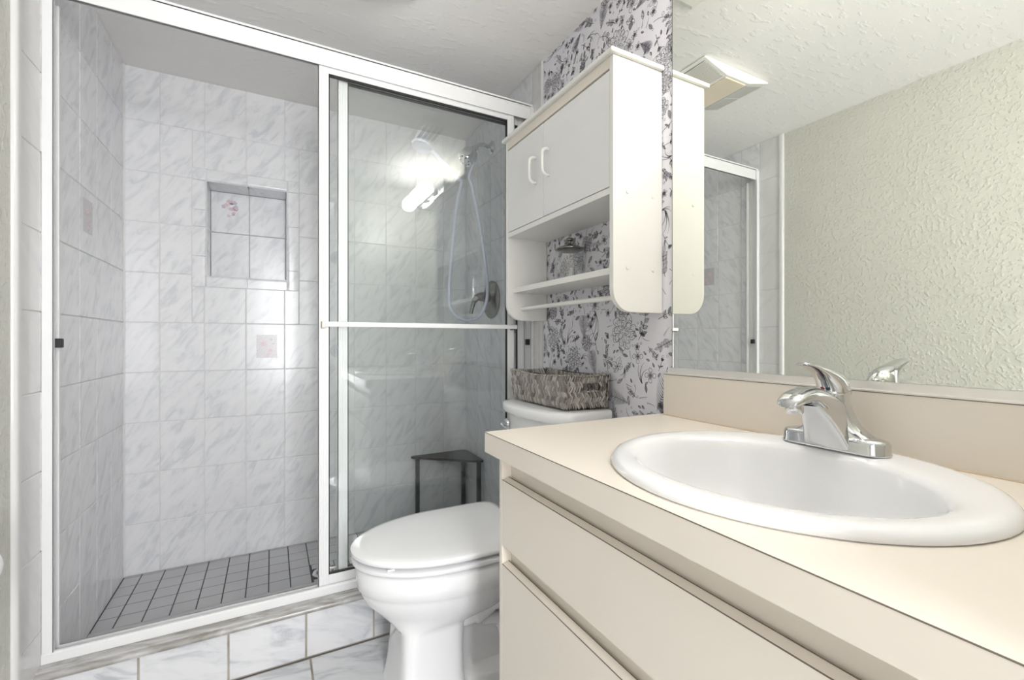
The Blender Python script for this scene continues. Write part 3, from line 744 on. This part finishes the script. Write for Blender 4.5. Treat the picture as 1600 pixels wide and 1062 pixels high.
mb.tube(catmull([(.748, 1.480, -.305), (.742, 1.468, -.307), (.738, 1.440, -.311), (.738, 1.424, -.313)]), [.006] * 8 + [.0055] * 8 + [.0075] * 9, 12, flat=.7)
h = obj('flush_lever', mb, M_chrome, to); h['label'] = 'chrome flush lever'
# brush canister half hidden behind the vanity
bc = thing('toilet_brush_holder', 'black toilet brush canister half hidden between the toilet and the vanity', 'brush holder', (.600, 1.025, FB))
mb = MB(); mb.lathe([(0, 0), (.058, 0), (.060, .004), (.052, .05), (.044, .10), (.043, .15), (.050, .185), (.052, .20), (.046, .205), (0, .205)], (.600, 1.025, FB + .0004), n=36); obj('canister', mb, M_black, bc)
mb = MB(); mb.tube([(.600, 1.025, FB + .2), (.600, 1.025, FB + .36)], .007, 12); mb.lathe([(0, 0), (.034, .001), (.030, .018), (.010, .030), (0, .031)], (.600, 1.025, FB + .205), n=28); obj('handle', mb, M_black, bc)

# ------------------------------------------------------------------ basket on the tank
bk = thing('woven_basket', 'grey woven rectangular basket with a handle hole on the toilet tank', 'basket', (.885, 1.335, -.2245))
bz0, bz1 = -.2150, -.110; rnd = random.Random(5)
corners0 = [(.838, 1.222), (.974, 1.176), (.978, 1.545), (.812, 1.572)]
c0 = [Vector((.806, 1.165, 0)), Vector((.962, 1.143, 0)), Vector((.962, 1.505, 0)), Vector((.806, 1.515, 0))]
cen = sum(c0, Vector((0, 0, 0))) / 4
def bpt(side, t, z, inset=0.0):
    a, b = c0[side], c0[(side + 1) % 4]; k = (z - bz0) / (bz1 - bz0); sc = 1 + .06 * k
    p = cen + (a.lerp(b, t) - cen) * (.97 + .05 * k); 
    n = (b - a).normalized().cross(Vector((0, 0, 1)))
    if n.dot(cen - a) > 0: n = -n
    q = p - n * inset; dip = 0
    return Vector((q.x, q.y, z)), n, (b - a).normalized()
core = MB(); rim = MB(); strands = MB()
sag = lambda side, t: (.008 * math.sin(PI * t) if side in (1, 3) else .004 * math.sin(PI * t))
HS = 0; h0, h1, hz0, hz1 = .38, .80, .50, .84     # handle hole in side 0, in wall fractions
def inhole(side, t, k): return side in (0, 2) and h0 < t < h1 and hz0 < k < hz1
for side in range(4):
    nt = 24
    for i in range(nt):
        for j in range(10):
            t0, t1, k0, k1 = i / nt, (i + 1) / nt, j / 10, (j + 1) / 10
            if inhole(side, (t0 + t1) / 2, (k0 + k1) / 2): continue
            z0, z1 = lerp(bz0 + .002, bz1 - .004, k0), lerp(bz0 + .002, bz1 - .004, k1)
            o4 = [bpt(side, t, z, .003)[0] for t, z in ((t0, z0), (t1, z0), (t1, z1), (t0, z1))]
            i4 = [bpt(side, t, z, .008)[0] for t, z in ((t0, z0), (t1, z0), (t1, z1), (t0, z1))]
            core.rings([o4, i4])
core.prism([(bpt(s, 0, bz0, .002)[0].x, bpt(s, 0, bz0, .002)[0].y) for s in range(4)], bz0, bz0 + .004, 'Z')
def strand(mb, c, d, n, l, r, bulge):
    d = d.normalized(); s = d.cross(n).normalized(); rs = []
    for k, (q, rr, h) in enumerate(((-1, .35, 0), (-.55, .9, .7), (0, 1.05, 1), (.55, .9, .7), (1, .35, 0))):
        p = c + d * l * q + n * bulge * h
        rs.append([p + (s * math.cos(a) * 1.25 + n * math.sin(a) * .8) * r * rr for a in (i * PI / 3 for i in range(6))])
    k0 = len(mb.f); mb.rings(rs); q = (rnd.random(), rnd.random())
    for i in range(k0, len(mb.f)): mb.uv[i] = [q] * len(mb.f[i])
rows = 6
for side in range(4):
    a, b = c0[side], c0[(side + 1) % 4]; ln = (b - a).length; n = int(ln / .0085)
    for j in range(rows):
        for i in range(n):
            t = (i + .5 + (.5 if j % 2 else 0)) / n; k = (j + .5) / rows
            if t > 1: t -= 1
            if inhole(side, t, k): continue
            z = lerp(bz0, bz1 - .002, k) - sag(side, t) * k
            for face in ((0, 1) if side in (2, 3, 1) else (0,)):
                p, nn, tt = bpt(side, t, z, .003 if face == 0 else .008)
                nn = nn if face == 0 else -nn
                sg = 1 if (j % 2) else -1
                d = Vector((0, 0, 1)) + tt * sg * rnd.uniform(.28, .62)
                strand(strands, p + tt * rnd.uniform(-.001, .001) + nn * rnd.uniform(-.0003, .001), d, nn, rnd.uniform(.0125, .0155), rnd.uniform(.0025, .0033), .0022)
    # wrapped rim
    n2 = int(ln / .0052)
    for i in range(n2):
        t = (i + .5) / n2; p, nn, tt = bpt(side, t, bz1 - .003 - sag(side, t), .004)
        d = nn * 1 + tt * .35 + Vector((0, 0, .05)); strand(strands, p + Vector((0, 0, .001)), d, Vector((0, 0, 1)), .0068, .0030, .0015)
        if inhole(side, t, .6):
            for q in (0.86, ):
                p2, _, _ = bpt(side, t, lerp(bz0, bz1, q) - sag(side, t) * .8, .002); strand(strands, p2, Vector((0, 0, 1)) + tt * .08, nn, .0105, .0028, .002)
            p3, _, _ = bpt(side, t, lerp(bz0, bz1, .49) - sag(side, t) * .5, .003); strand(strands, p3, nn + tt * .3, Vector((0, 0, 1)), .0055, .0028, .001)
obj('weave', strands, M_weave, bk, angle=60)
obj('core', core, M_weavein, bk, smooth=False)

# ------------------------------------------------------------------ wall cabinet over the toilet
CX, CY0, CY1, CZ0, CZ1 = .803, .935, 1.562, .076, .7635
ca = thing('wall_cabinet', 'white wall cabinet over the toilet with two doors, open shelf and towel rod', 'cabinet', (.89, 1.25, CZ0))
def side_poly():
    r = .062; pts = [(W - .0012, CZ0), (W - .0012, CZ1), (CX, CZ1)]
    for k in range(9):
        a = PI + k / 8 * PI / 2; pts.append((CX + r + r * math.cos(a), CZ0 + r + r * math.sin(a)))
    return pts
for y in (CY0, CY1 - .016):
    s_ = obj('side_panel', MB().prism(side_poly(), y, y + .016, 'Y'), M_cab, ca, bevel=.0016)
    if y == CY0:
        for x, z in ((.852, .402), (.946, .402), (.852, .196), (.946, .196)):
            mb = MB(); mb.lathe([(0, -.0018), (.004, -.0015), (.0055, 0), (0, .0)], (x, CY0 - .0002, z), axis='Y', n=16); obj('screw_cap', mb, M_plastic, s_)
iy0, iy1 = CY0 + .0165, CY1 - .0165
obj('top_board', B(CX - .014, W - .0012, CY0 - .010, CY1 + .010, .764, .777), M_cab, ca, bevel=.004, seg=3)
obj('top_rail', B(CX - .001, CX + .018, iy0, iy1, .732, .7635), M_lam, ca, bevel=.001)
obj('shelf', B(CX + .001, W - .0012, iy0, iy1, .394, .412), M_cab, ca, bevel=.001)
obj('shelf', B(.826, W - .0012, iy0, iy1, .182, .201), M_cab, ca, bevel=.001)
obj('back_panel', B(W - .006, W - .0012, iy0, iy1, .412, .757), M_cab, ca)
for k, (a, b) in enumerate(((iy0 + .001, 1.287), (1.2895, iy1 - .001))):
    d = obj('door', B(CX + .001, CX + .015, a, b, .4145, .7275), M_door, ca, bevel=.0012)
    yh = 1.252 if k == 0 else 1.336
    mb = MB(); mb.tube(catmull([(CX, yh, .626), (CX - .012, yh, .627), (CX - .024, yh, .618), (CX - .026, yh, .600), (CX - .026, yh, .568), (CX - .024, yh, .550), (CX - .012, yh, .541), (CX, yh, .542)], 6), .0052, 12)
    obj('handle', mb, M_plastic, d)
mb = MB(); mb.tube([(.870, iy0, .122), (.870, iy1, .122)], .0078, 18); obj('towel_rod', mb, M_cab, ca)

# glass jar on the shelf
ja = thing('glass_jar', 'clear glass jar with a pewter lid on the open cabinet shelf', 'jar', (.915, 1.292, .2015))
def octo(r, z, e=.32, c=(.915, 1.292)):
    return [(c[0] + r * math.cos(a) * (1 if k % 2 else .97), c[1] + r * math.sin(a), z) for k, a in enumerate([2 * PI * q / 8 + PI / 8 for q in range(8)])]
mb = MB(); mb.rings([octo(.052, .2018), octo(.056, .206), octo(.056, .298), octo(.050, .309), octo(.043, .313), octo(.0405, .313), octo(.047, .306), octo(.0525, .296), octo(.0525, .211), octo(.049, .208)])
obj('jar_body', mb, M_jar, ja, smooth=False, bevel=.003)
mb = MB(); mb.lathe([(.040, .309), (.049, .3135), (.0495, .316), (.044, .3195), (.030, .326), (.015, .331), (.007, .333), (.005, .338), (.006, .342), (.0125, .345), (.014, .349), (.011, .354), (.0, .3565)], (.915, 1.292, 0), n=40)
obj('lid', mb, varied(mat('pewter', (.3, .28, .27), .2, 1.0), (.24, .225, .215), (.34, .32, .31), 20), ja)

# ------------------------------------------------------------------ vanity
VY0, VY1 = -.078, .914
vb = thing('vanity_cabinet', 'almond laminate vanity cabinet with full width drawers under the sink', 'vanity', (.70, .42, FB))
fx = .454
mb = MB(); mb.box(fx, W - .001, VY1 - .012, VY1, FB + .0004, -.2535); mb.box(fx, W - .001, VY0, VY0 + .012, FB + .0004, -.2535); mb.box(W - .02, W - .001, VY0 + .012, VY1 - .012, FB + .0004, -.2535)
obj('side_panel', mb, M_lam, vb, bevel=.0006)
mb = MB(); mb.box(fx + .024, fx + .036, VY0 + .0125, VY1 - .0125, FB + .08, -.2535); obj('face_frame', mb, M_lam, vb)
obj('kick_board', B(fx + .06, fx + .072, VY0 + .0125, VY1 - .0125, FB + .0004, FB + .08), M_lam, vb)
for z0, z1 in ((-.458, -.312), (-.93, -.500)):
    # drawer front with a bevelled finger pull along its top edge
    f0 = .4545
    mb = MB(); mb.prism([(f0, z0), (f0, z1), (f0 + .0165, z1 + .0035), (f0 + .0235, z1 - .012), (f0 + .0235, z0 + .006), (f0 + .012, z0)], VY0 + .014, VY1 - .014, 'Y')
    d = obj('drawer', mb, M_lam, vb, smooth=False)
    mb = MB(); mb.tube([(f0 - .0001, VY0 + .014, z1 + .0002), (f0 - .0001, VY1 - .014, z1 + .0002)], .0008, 6)
    mb.tube([(f0 + .0165, VY0 + .014, z1 + .0036), (f0 + .0165, VY1 - .014, z1 + .0036)], .0008, 6)
    obj('seam', mb, M_lam_side, d)

# countertop: a slab with an oval cut-out
SXC, SYC, SA, SB = .702, .432, .250, .262       # sink outline
ICX, ICY, IA, IB = .680, .438, .180, .215       # bowl mouth
ct = thing('countertop', 'almond laminate countertop with backsplash over the vanity', 'countertop', (.70, .42, -.2535))
x0, x1, y0, y1 = .426, W - .001, VY0, .932
def topgrid(z):
    n = 64; inner = []; outer = []
    for k in range(n):
        a = 2 * PI * k / n; c, s = math.cos(a), math.sin(a)
        inner.append((SXC + (SA - .018) * c, SYC + (SB - .018) * s, z))
        tx = ((x1 if c > 0 else x0) - SXC) / c if abs(c) > 1e-6 else 1e9; ty = ((y1 if s > 0 else y0) - SYC) / s if abs(s) > 1e-6 else 1e9
        t = min(tx, ty); outer.append((SXC + t * c, SYC + t * s, z))
    # snap the nearest samples to the four corners
    for cx_, cy_ in ((x0, y0), (x0, y1), (x1, y0), (x1, y1)):
        k = min(range(n), key=lambda i: (outer[i][0] - cx_) ** 2 + (outer[i][1] - cy_) ** 2); outer[k] = (cx_, cy_, z)
    return inner, outer
mb = MB(); zt, zb = -.208, -.2532
it, ot = topgrid(zt); ib, ob_ = topgrid(zb)
mb.rings([it, ot, ob_, ib, it], False, False)
obj('slab', mb, M_lam, ct, smooth=False)
mb = MB()
mb.tube([(x0, y0, zt - .0008), (x0, y1, zt - .0008)], .0008, 6); mb.tube([(x0, y1, zt - .0008), (x1 - .02, y1, zt - .0008)], .0004, 6)
obj('seam', mb, M_lam_side, ct)
bs = obj('backsplash', B(.965, W - .001, VY0, .914, zt, -.0945), M_lam, ct, bevel=.0008)
mb = MB(); mb.tube([(.965, VY0, -.0950), (.965, .913, -.0950)], .0007, 6); obj('seam', mb, M_lam_side, bs)
mb = MB(); mb.tube([(.9635, VY0 + .99 * k / 20, zt + .0008) for k in range(21)], .0018, 6); obj('caulk', mb, varied(mat('yellowed_caulk', (.7, .5, .3), .5), (.62, .48, .33), (.72, .62, .48), 9), bs)

# sink
sk = thing('sink', 'white oval drop-in porcelain sink in the almond countertop', 'sink', (SXC, SYC, -.208))
def ell(cx_, cy_, a, b, z, n=72): return [(cx_ + a * math.cos(2 * PI * k / n), cy_ + b * math.sin(2 * PI * k / n), z) for k in range(n)]
rs = []
for s_, z in ((-.014, -.2078), (-.002, -.2078), (.0, -.2055), (-.001, -.201), (-.005, -.1955), (-.012, -.1925), (-.022, -.1920)):
    rs.append(ell(SXC, SYC, SA + s_, SB + s_, z))
A0, B0 = SA - .022, SB - .022
for t, z in ((.3, -.1925), (.6, -.1935), (.82, -.195), (1, -.199)):
    rs.append(ell(lerp(SXC, ICX, t), lerp(SYC, ICY, t), lerp(A0, IA, t), lerp(B0, IB, t), z))
for k, z in ((.975, -.206), (.955, -.222), (.93, -.248), (.88, -.278), (.80, -.305), (.68, -.325), (.5, -.338), (.3, -.345), (.12, -.348)):
    rs.append(ell(ICX + .02 * (1 - k), ICY, IA * k, IB * k, z))
under = []
for k, z in ((.12, -.356), (.5, -.348), (.72, -.335), (.88, -.30), (.95, -.27), (.985, -.222)):
    under.append(ell(ICX + .02 * (1 - k), ICY, IA * k + .004, IB * k + .004, z))
mb = MB(); mb.rings(rs + under, True, False)
mb2 = MB(); mb2.rings(rs[::1] + under + [rs[0]], False, False)
obj('basin', mb2, M_porc, sk, angle=70)
mb = MB(); mb.lathe([(0, -.0025), (.021, -.002), (.024, .0), (.022, .0015), (.016, .001), (.013, .004), (0, .005)], (ICX + .0176, ICY, -.3465), n=32); obj('drain', mb, M_chrome, sk)

# ------------------------------------------------------------------ faucet
FY = .446; FX = .893; FZ = -.1922
fa = thing('faucet', 'chrome single lever faucet on the back rim of the sink', 'faucet', (FX, FY, FZ))
# base plate: long rounded bar along the wall, higher in the middle
def rrect(cx_, cy_, hx, hy, z, n=40, e=4):
    return [(cx_ + hx * math.copysign(abs(math.cos(a)) ** (2 / e), math.cos(a)), cy_ + hy * math.copysign(abs(math.sin(a)) ** (2 / e), math.sin(a)), z) for a in (2 * PI * k / n for k in range(n))]
def stad(hx, hy, z, cx_=FX, n=44):
    r = []
    for k in range(n):
        a = 2 * PI * k / n; c, s = math.cos(a), math.sin(a)
        r.append((cx_ + hx * c, FY + (hy - hx) * (1 if s > 0 else -1) + hx * s, z) if abs(s) > 1e-9 else (cx_ + hx * c, FY, z))
    return r
mb = MB(); mb.rings([stad(.027, .086, FZ), stad(.0275, .0865, FZ + .003), stad(.0262, .0852, FZ + .005), stad(.0262, .085, FZ + .018), stad(.0235, .082, FZ + .0235), stad(.016, .072, FZ + .026), stad(.006, .05, FZ + .027)])
bp = obj('base_plate', mb, M_chrome, fa, angle=50)
# central body: lofted along z, flaring to the shoulders
def sec(xf, xb, hw, z, e=2.6, n=40): return egg(xf, xb, hw, z, n, e, e, FY, .5)
mb = MB(); mb.rings([sec(.869, .920, .074, FZ + .016, 3), sec(.869, .920, .066, FZ + .024, 3), sec(.869, .921, .052, FZ + .032, 3), sec(.869, .921, .041, FZ + .042, 2.8), sec(.869, .921, .033, FZ + .054, 2.6), sec(.869, .921, .0275, FZ + .068, 2.3), sec(.869, .920, .0252, FZ + .082, 2.1), sec(.869, .920, .0248, FZ + .097, 2)])
obj('body', mb, M_chrome, fa, angle=55)
# spout: from the body forward over the bowl, wedge underneath
mb = MB()
def sps(x, z, hw, up, dn, n=24, e=2.4):
    r = []
    for k in range(n):
        a = 2 * PI * k / n; c, s = math.cos(a), math.sin(a)
        r.append((x, FY + hw * math.copysign(abs(c) ** (2 / e), c), z + (up if s > 0 else dn) * math.copysign(abs(s) ** (2 / e), s)))
    return r
spv = [(.900, -.128, .022, .016, .030), (.885, -.122, .025, .018, .030), (.868, -.114, .026, .019, .034), (.850, -.106, .0258, .018, .036), (.834, -.100, .0252, .017, .030), (.818, -.0965, .0248, .016, .022), (.800, -.0955, .0242, .0145, .013), (.782, -.0975, .0232, .013, .010), (.766, -.1015, .0212, .0115, .008), (.754, -.106, .017, .008, .005), (.749, -.109, .009, .004, .002)]
spv = _catn(spv, 4)
mb.rings([sps(*p) for p in spv]); obj('spout', mb, M_chrome, fa, angle=60)
# the wide triangular skirt under the spout
mb = MB()
mb.rings([egg(xf, .905, hw, FZ + z, 40, e, 4, FY, .5) for xf, hw, z, e in ((.865, .041, .0035, 5), (.860, .038, .014, 5), (.851, .0345, .030, 4.6), (.840, .031, .046, 4.2), (.828, .0275, .060, 3.8), (.815, .0245, .072, 3.4), (.806, .022, .080, 3))])
obj('skirt', mb, M_chrome, fa, angle=55)
mb = MB(); mb.lathe([(0, -.024), (.0125, -.024), (.0135, -.021), (.0135, -.008), (.012, 0)], (.774, FY, -.099), n=28); obj('aerator', mb, M_chrome, fa)
# handle: a dome that sweeps up and forward into a curved lever
mb = MB(); mb.lathe([(.0262, 0), (.0268, .002), (.0262, .005)], (.894, FY, FZ + .096), n=36); obj('collar', mb, M_chrome, fa)
hv = [((.894, FY, -.096), .0255, .0262), ((.893, FY, -.088), .0256, .0262), ((.886, FY, -.077), .0240, .0230), ((.874, FY, -.0675), .0210, .0175), ((.859, FY, -.0590), .0178, .0118), ((.843, FY, -.0525), .0158, .0080), ((.827, FY, -.0475), .0147, .0056), ((.812, FY, -.0435), .0135, .0042), ((.800, FY, -.0410), .011, .0034), ((.794, FY, -.0400), .006, .002)]
fl = _catn([(p[0], p[2], a, b) for p, a, b in hv], 4); rs = []
for i, (x, z, hw, hh) in enumerate(fl):
    p0 = fl[max(0, i - 1)]; p1 = fl[min(len(fl) - 1, i + 1)]; tx, tz = p1[0] - p0[0], p1[1] - p0[1]; l = math.hypot(tx, tz); nx, nz = tz / l, -tx / l
    rs.append([(x + nx * hh * math.sin(a), FY + hw * math.cos(a), z + nz * hh * math.sin(a)) for a in (2 * PI * k / 28 for k in range(28))])
mb = MB(); mb.rings(rs); hl = obj('handle', mb, M_chrome, fa, angle=60)
mb = MB(); mb.lathe([(0, -.0014), (.0034, -.001), (.004, .003)], (.8672, FY + .0040, -.085), axis='X', n=16); k = obj('indicator', mb, M_red, hl); k['label'] = 'red dot'
mb = MB(); mb.lathe([(0, -.0014), (.0034, -.001), (.004, .003)], (.8672, FY - .0040, -.085), axis='X', n=16); k = obj('indicator', mb, M_blue, hl); k['label'] = 'dark blue dot'
mb = MB(); mb.tube([(.918, FY, FZ + .094), (.918, FY, FZ + .112)], .003, 10); mb.lathe([(0, .0), (.005, .001), (.0055, .006), (.003, .009), (0, .0095)], (.918, FY, FZ + .108), n=16); obj('drain_rod', mb, M_chrome, fa)

# ------------------------------------------------------------------ mirror
mi = thing('wall_mirror', 'large frameless wall mirror above the backsplash with an aluminium bottom channel', 'mirror', (W, .41, -.094))
obj('mirror_glass', B(W - .0032, W - .0006, VY0 + .001, .896, -.082, C - .001), M_mirror, mi, smooth=False)
obj('glass_edge', B(W - .0034, W - .0005, .8962, .8978, -.078, C - .001), M_dark, mi, smooth=False)
mb = MB(); mb.prism([(W - .001, -.094), (W - .019, -.094), (W - .019, -.0915), (W - .0085, -.0905), (W - .0085, -.076), (W - .0068, -.076), (W - .0068, -.085), (W - .001, -.085)], VY0 + .001, .908, 'Y')
obj('bottom_channel', mb, M_alu, mi, smooth=False)

# light bar above the vanity: chrome plate with three globes
lb = thing('vanity_light', 'chrome vanity light bar with three lit globe bulbs, seen reflected in the shower glass', 'light fixture', (W - .03, .37, .90))
mb = MB(); mb.box(W - .040, W - .0070, .095, .645, .915, 1.012); obj('mounting_bar', mb, M_chrome, lb, bevel=.004)
for y in (.20, .37, .54):
    mb = MB(); mb.lathe([(.031, -.040), (.031, -.048), (.022, -.056), (.018, -.072)], (W, y, .963), axis='X', n=28); sk_ = obj('socket', mb, M_chrome, lb)
    mb = MB(); n = 16; mb.lathe([(max(.001, .0475 * math.sin(PI * k / n)), -.0475 * math.cos(PI * k / n)) for k in range(n + 1)], (.860, y, .963), n=32); obj('globe_bulb', mb, M_bulb, lb)

# ------------------------------------------------------------------ ceiling pieces
fn = thing('exhaust_fan', 'cream ceiling exhaust fan cover with two slatted grilles, seen in the mirror', 'fan', (.224, 1.362, C))
fx0, fx1, fy0, fy1 = .018, .430, 1.232, 1.495
zz = C - .0004
shell = MB(); pr = [(fx0, zz), (fx0, C - .008), (fx0 + .135, C - .043), (fx1 - .135, C - .043), (fx1, C - .008), (fx1, zz)]
shell.prism(pr, fy0, fy1, 'Y'); obj('cover', shell, M_plastic, fn, bevel=.004)
obj('lens', B(fx0 + .142, fx1 - .142, fy0 + .012, fy1 - .012, C - .048, C - .042), M_fanlens, fn, bevel=.004)
for s_ in (0, 1):
    g = MB(); g2 = MB()
    def gp(q, y, h):      # q: 0 outer edge .. 1 inner edge of the sloped face
        x = lerp(fx0, fx0 + .135, q) if s_ == 0 else lerp(fx1, fx1 - .135, q); z = lerp(C - .008, C - .043, q) - h
        return (x, y, z)
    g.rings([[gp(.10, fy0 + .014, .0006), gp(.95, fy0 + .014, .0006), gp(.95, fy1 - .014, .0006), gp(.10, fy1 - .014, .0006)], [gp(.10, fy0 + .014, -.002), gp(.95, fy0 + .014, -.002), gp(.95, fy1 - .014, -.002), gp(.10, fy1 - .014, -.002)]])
    for k in range(18):
        q = .115 + k * .0475
        g2.rings([[gp(q, y, .0008), gp(q + .026, y, .0008), gp(q + .026, y, .0035), gp(q, y, .0035)] for y in (fy0 + .014, fy1 - .014)])
    g2.rings([[gp(q, fy0 + .128, .0008), gp(q, fy0 + .134, .0008), gp(q, fy0 + .134, .004), gp(q, fy0 + .128, .004)] for q in (.10, .95)])
    gr = obj('grille', g, M_grille, fn, smooth=False); obj('slats', g2, M_plastic, gr, smooth=False)
rg = thing('ceiling_register', 'white ceiling air register, its grille reflected in the shower glass', 'vent', (.76, .94, C))
rx0, rx1, ry0, ry1 = .682, .845, .79, 1.085
mb = MB(); mb.rings([[(rx0, ry0, zz), (rx1, ry0, zz), (rx1, ry1, zz), (rx0, ry1, zz)], [(rx0, ry0, C - .003), (rx1, ry0, C - .003), (rx1, ry1, C - .003), (rx0, ry1, C - .003)], [(rx0 + .02, ry0 + .02, C - .012), (rx1 - .02, ry0 + .02, C - .012), (rx1 - .02, ry1 - .02, C - .012), (rx0 + .02, ry1 - .02, C - .012)]])
obj('frame', mb, M_plastic, rg, smooth=False, bevel=.001)
mb = MB()
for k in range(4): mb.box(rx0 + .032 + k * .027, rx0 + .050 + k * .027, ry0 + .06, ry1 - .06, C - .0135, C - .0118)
obj('grille', mb, M_grille, rg, smooth=False)

# toilet paper on the left wall
tp = thing('toilet_paper_holder', 'white toilet paper roll on a holder at the left wall, cut by the frame edge', 'toilet paper', (-.489, 1.15, -.42))
mb = MB(); mb.lathe([(.018, -.050), (.043, -.050), (.0455, -.046), (.0455, .044), (.038, .050), (.018, .050)], (-.489, 1.148, -.419), axis='Y', n=40, cap0=False, cap1=False)
mb.lathe([(.018, -.050), (.018, .050)], (-.489, 1.148, -.419), axis='Y', n=40, cap0=False, cap1=False)
obj('paper_roll', mb, M_paperroll, tp)
mb = MB(); mb.tube([(-.489, 1.088, -.419), (-.489, 1.202, -.419)], .008, 14)
mb.box(-.5395, -.481, 1.083, 1.092, -.430, -.408)
obj('bracket', mb, M_chrome, tp, bevel=.002)

for o in bpy.data.objects:
    if '_w' in o: del o['_w']
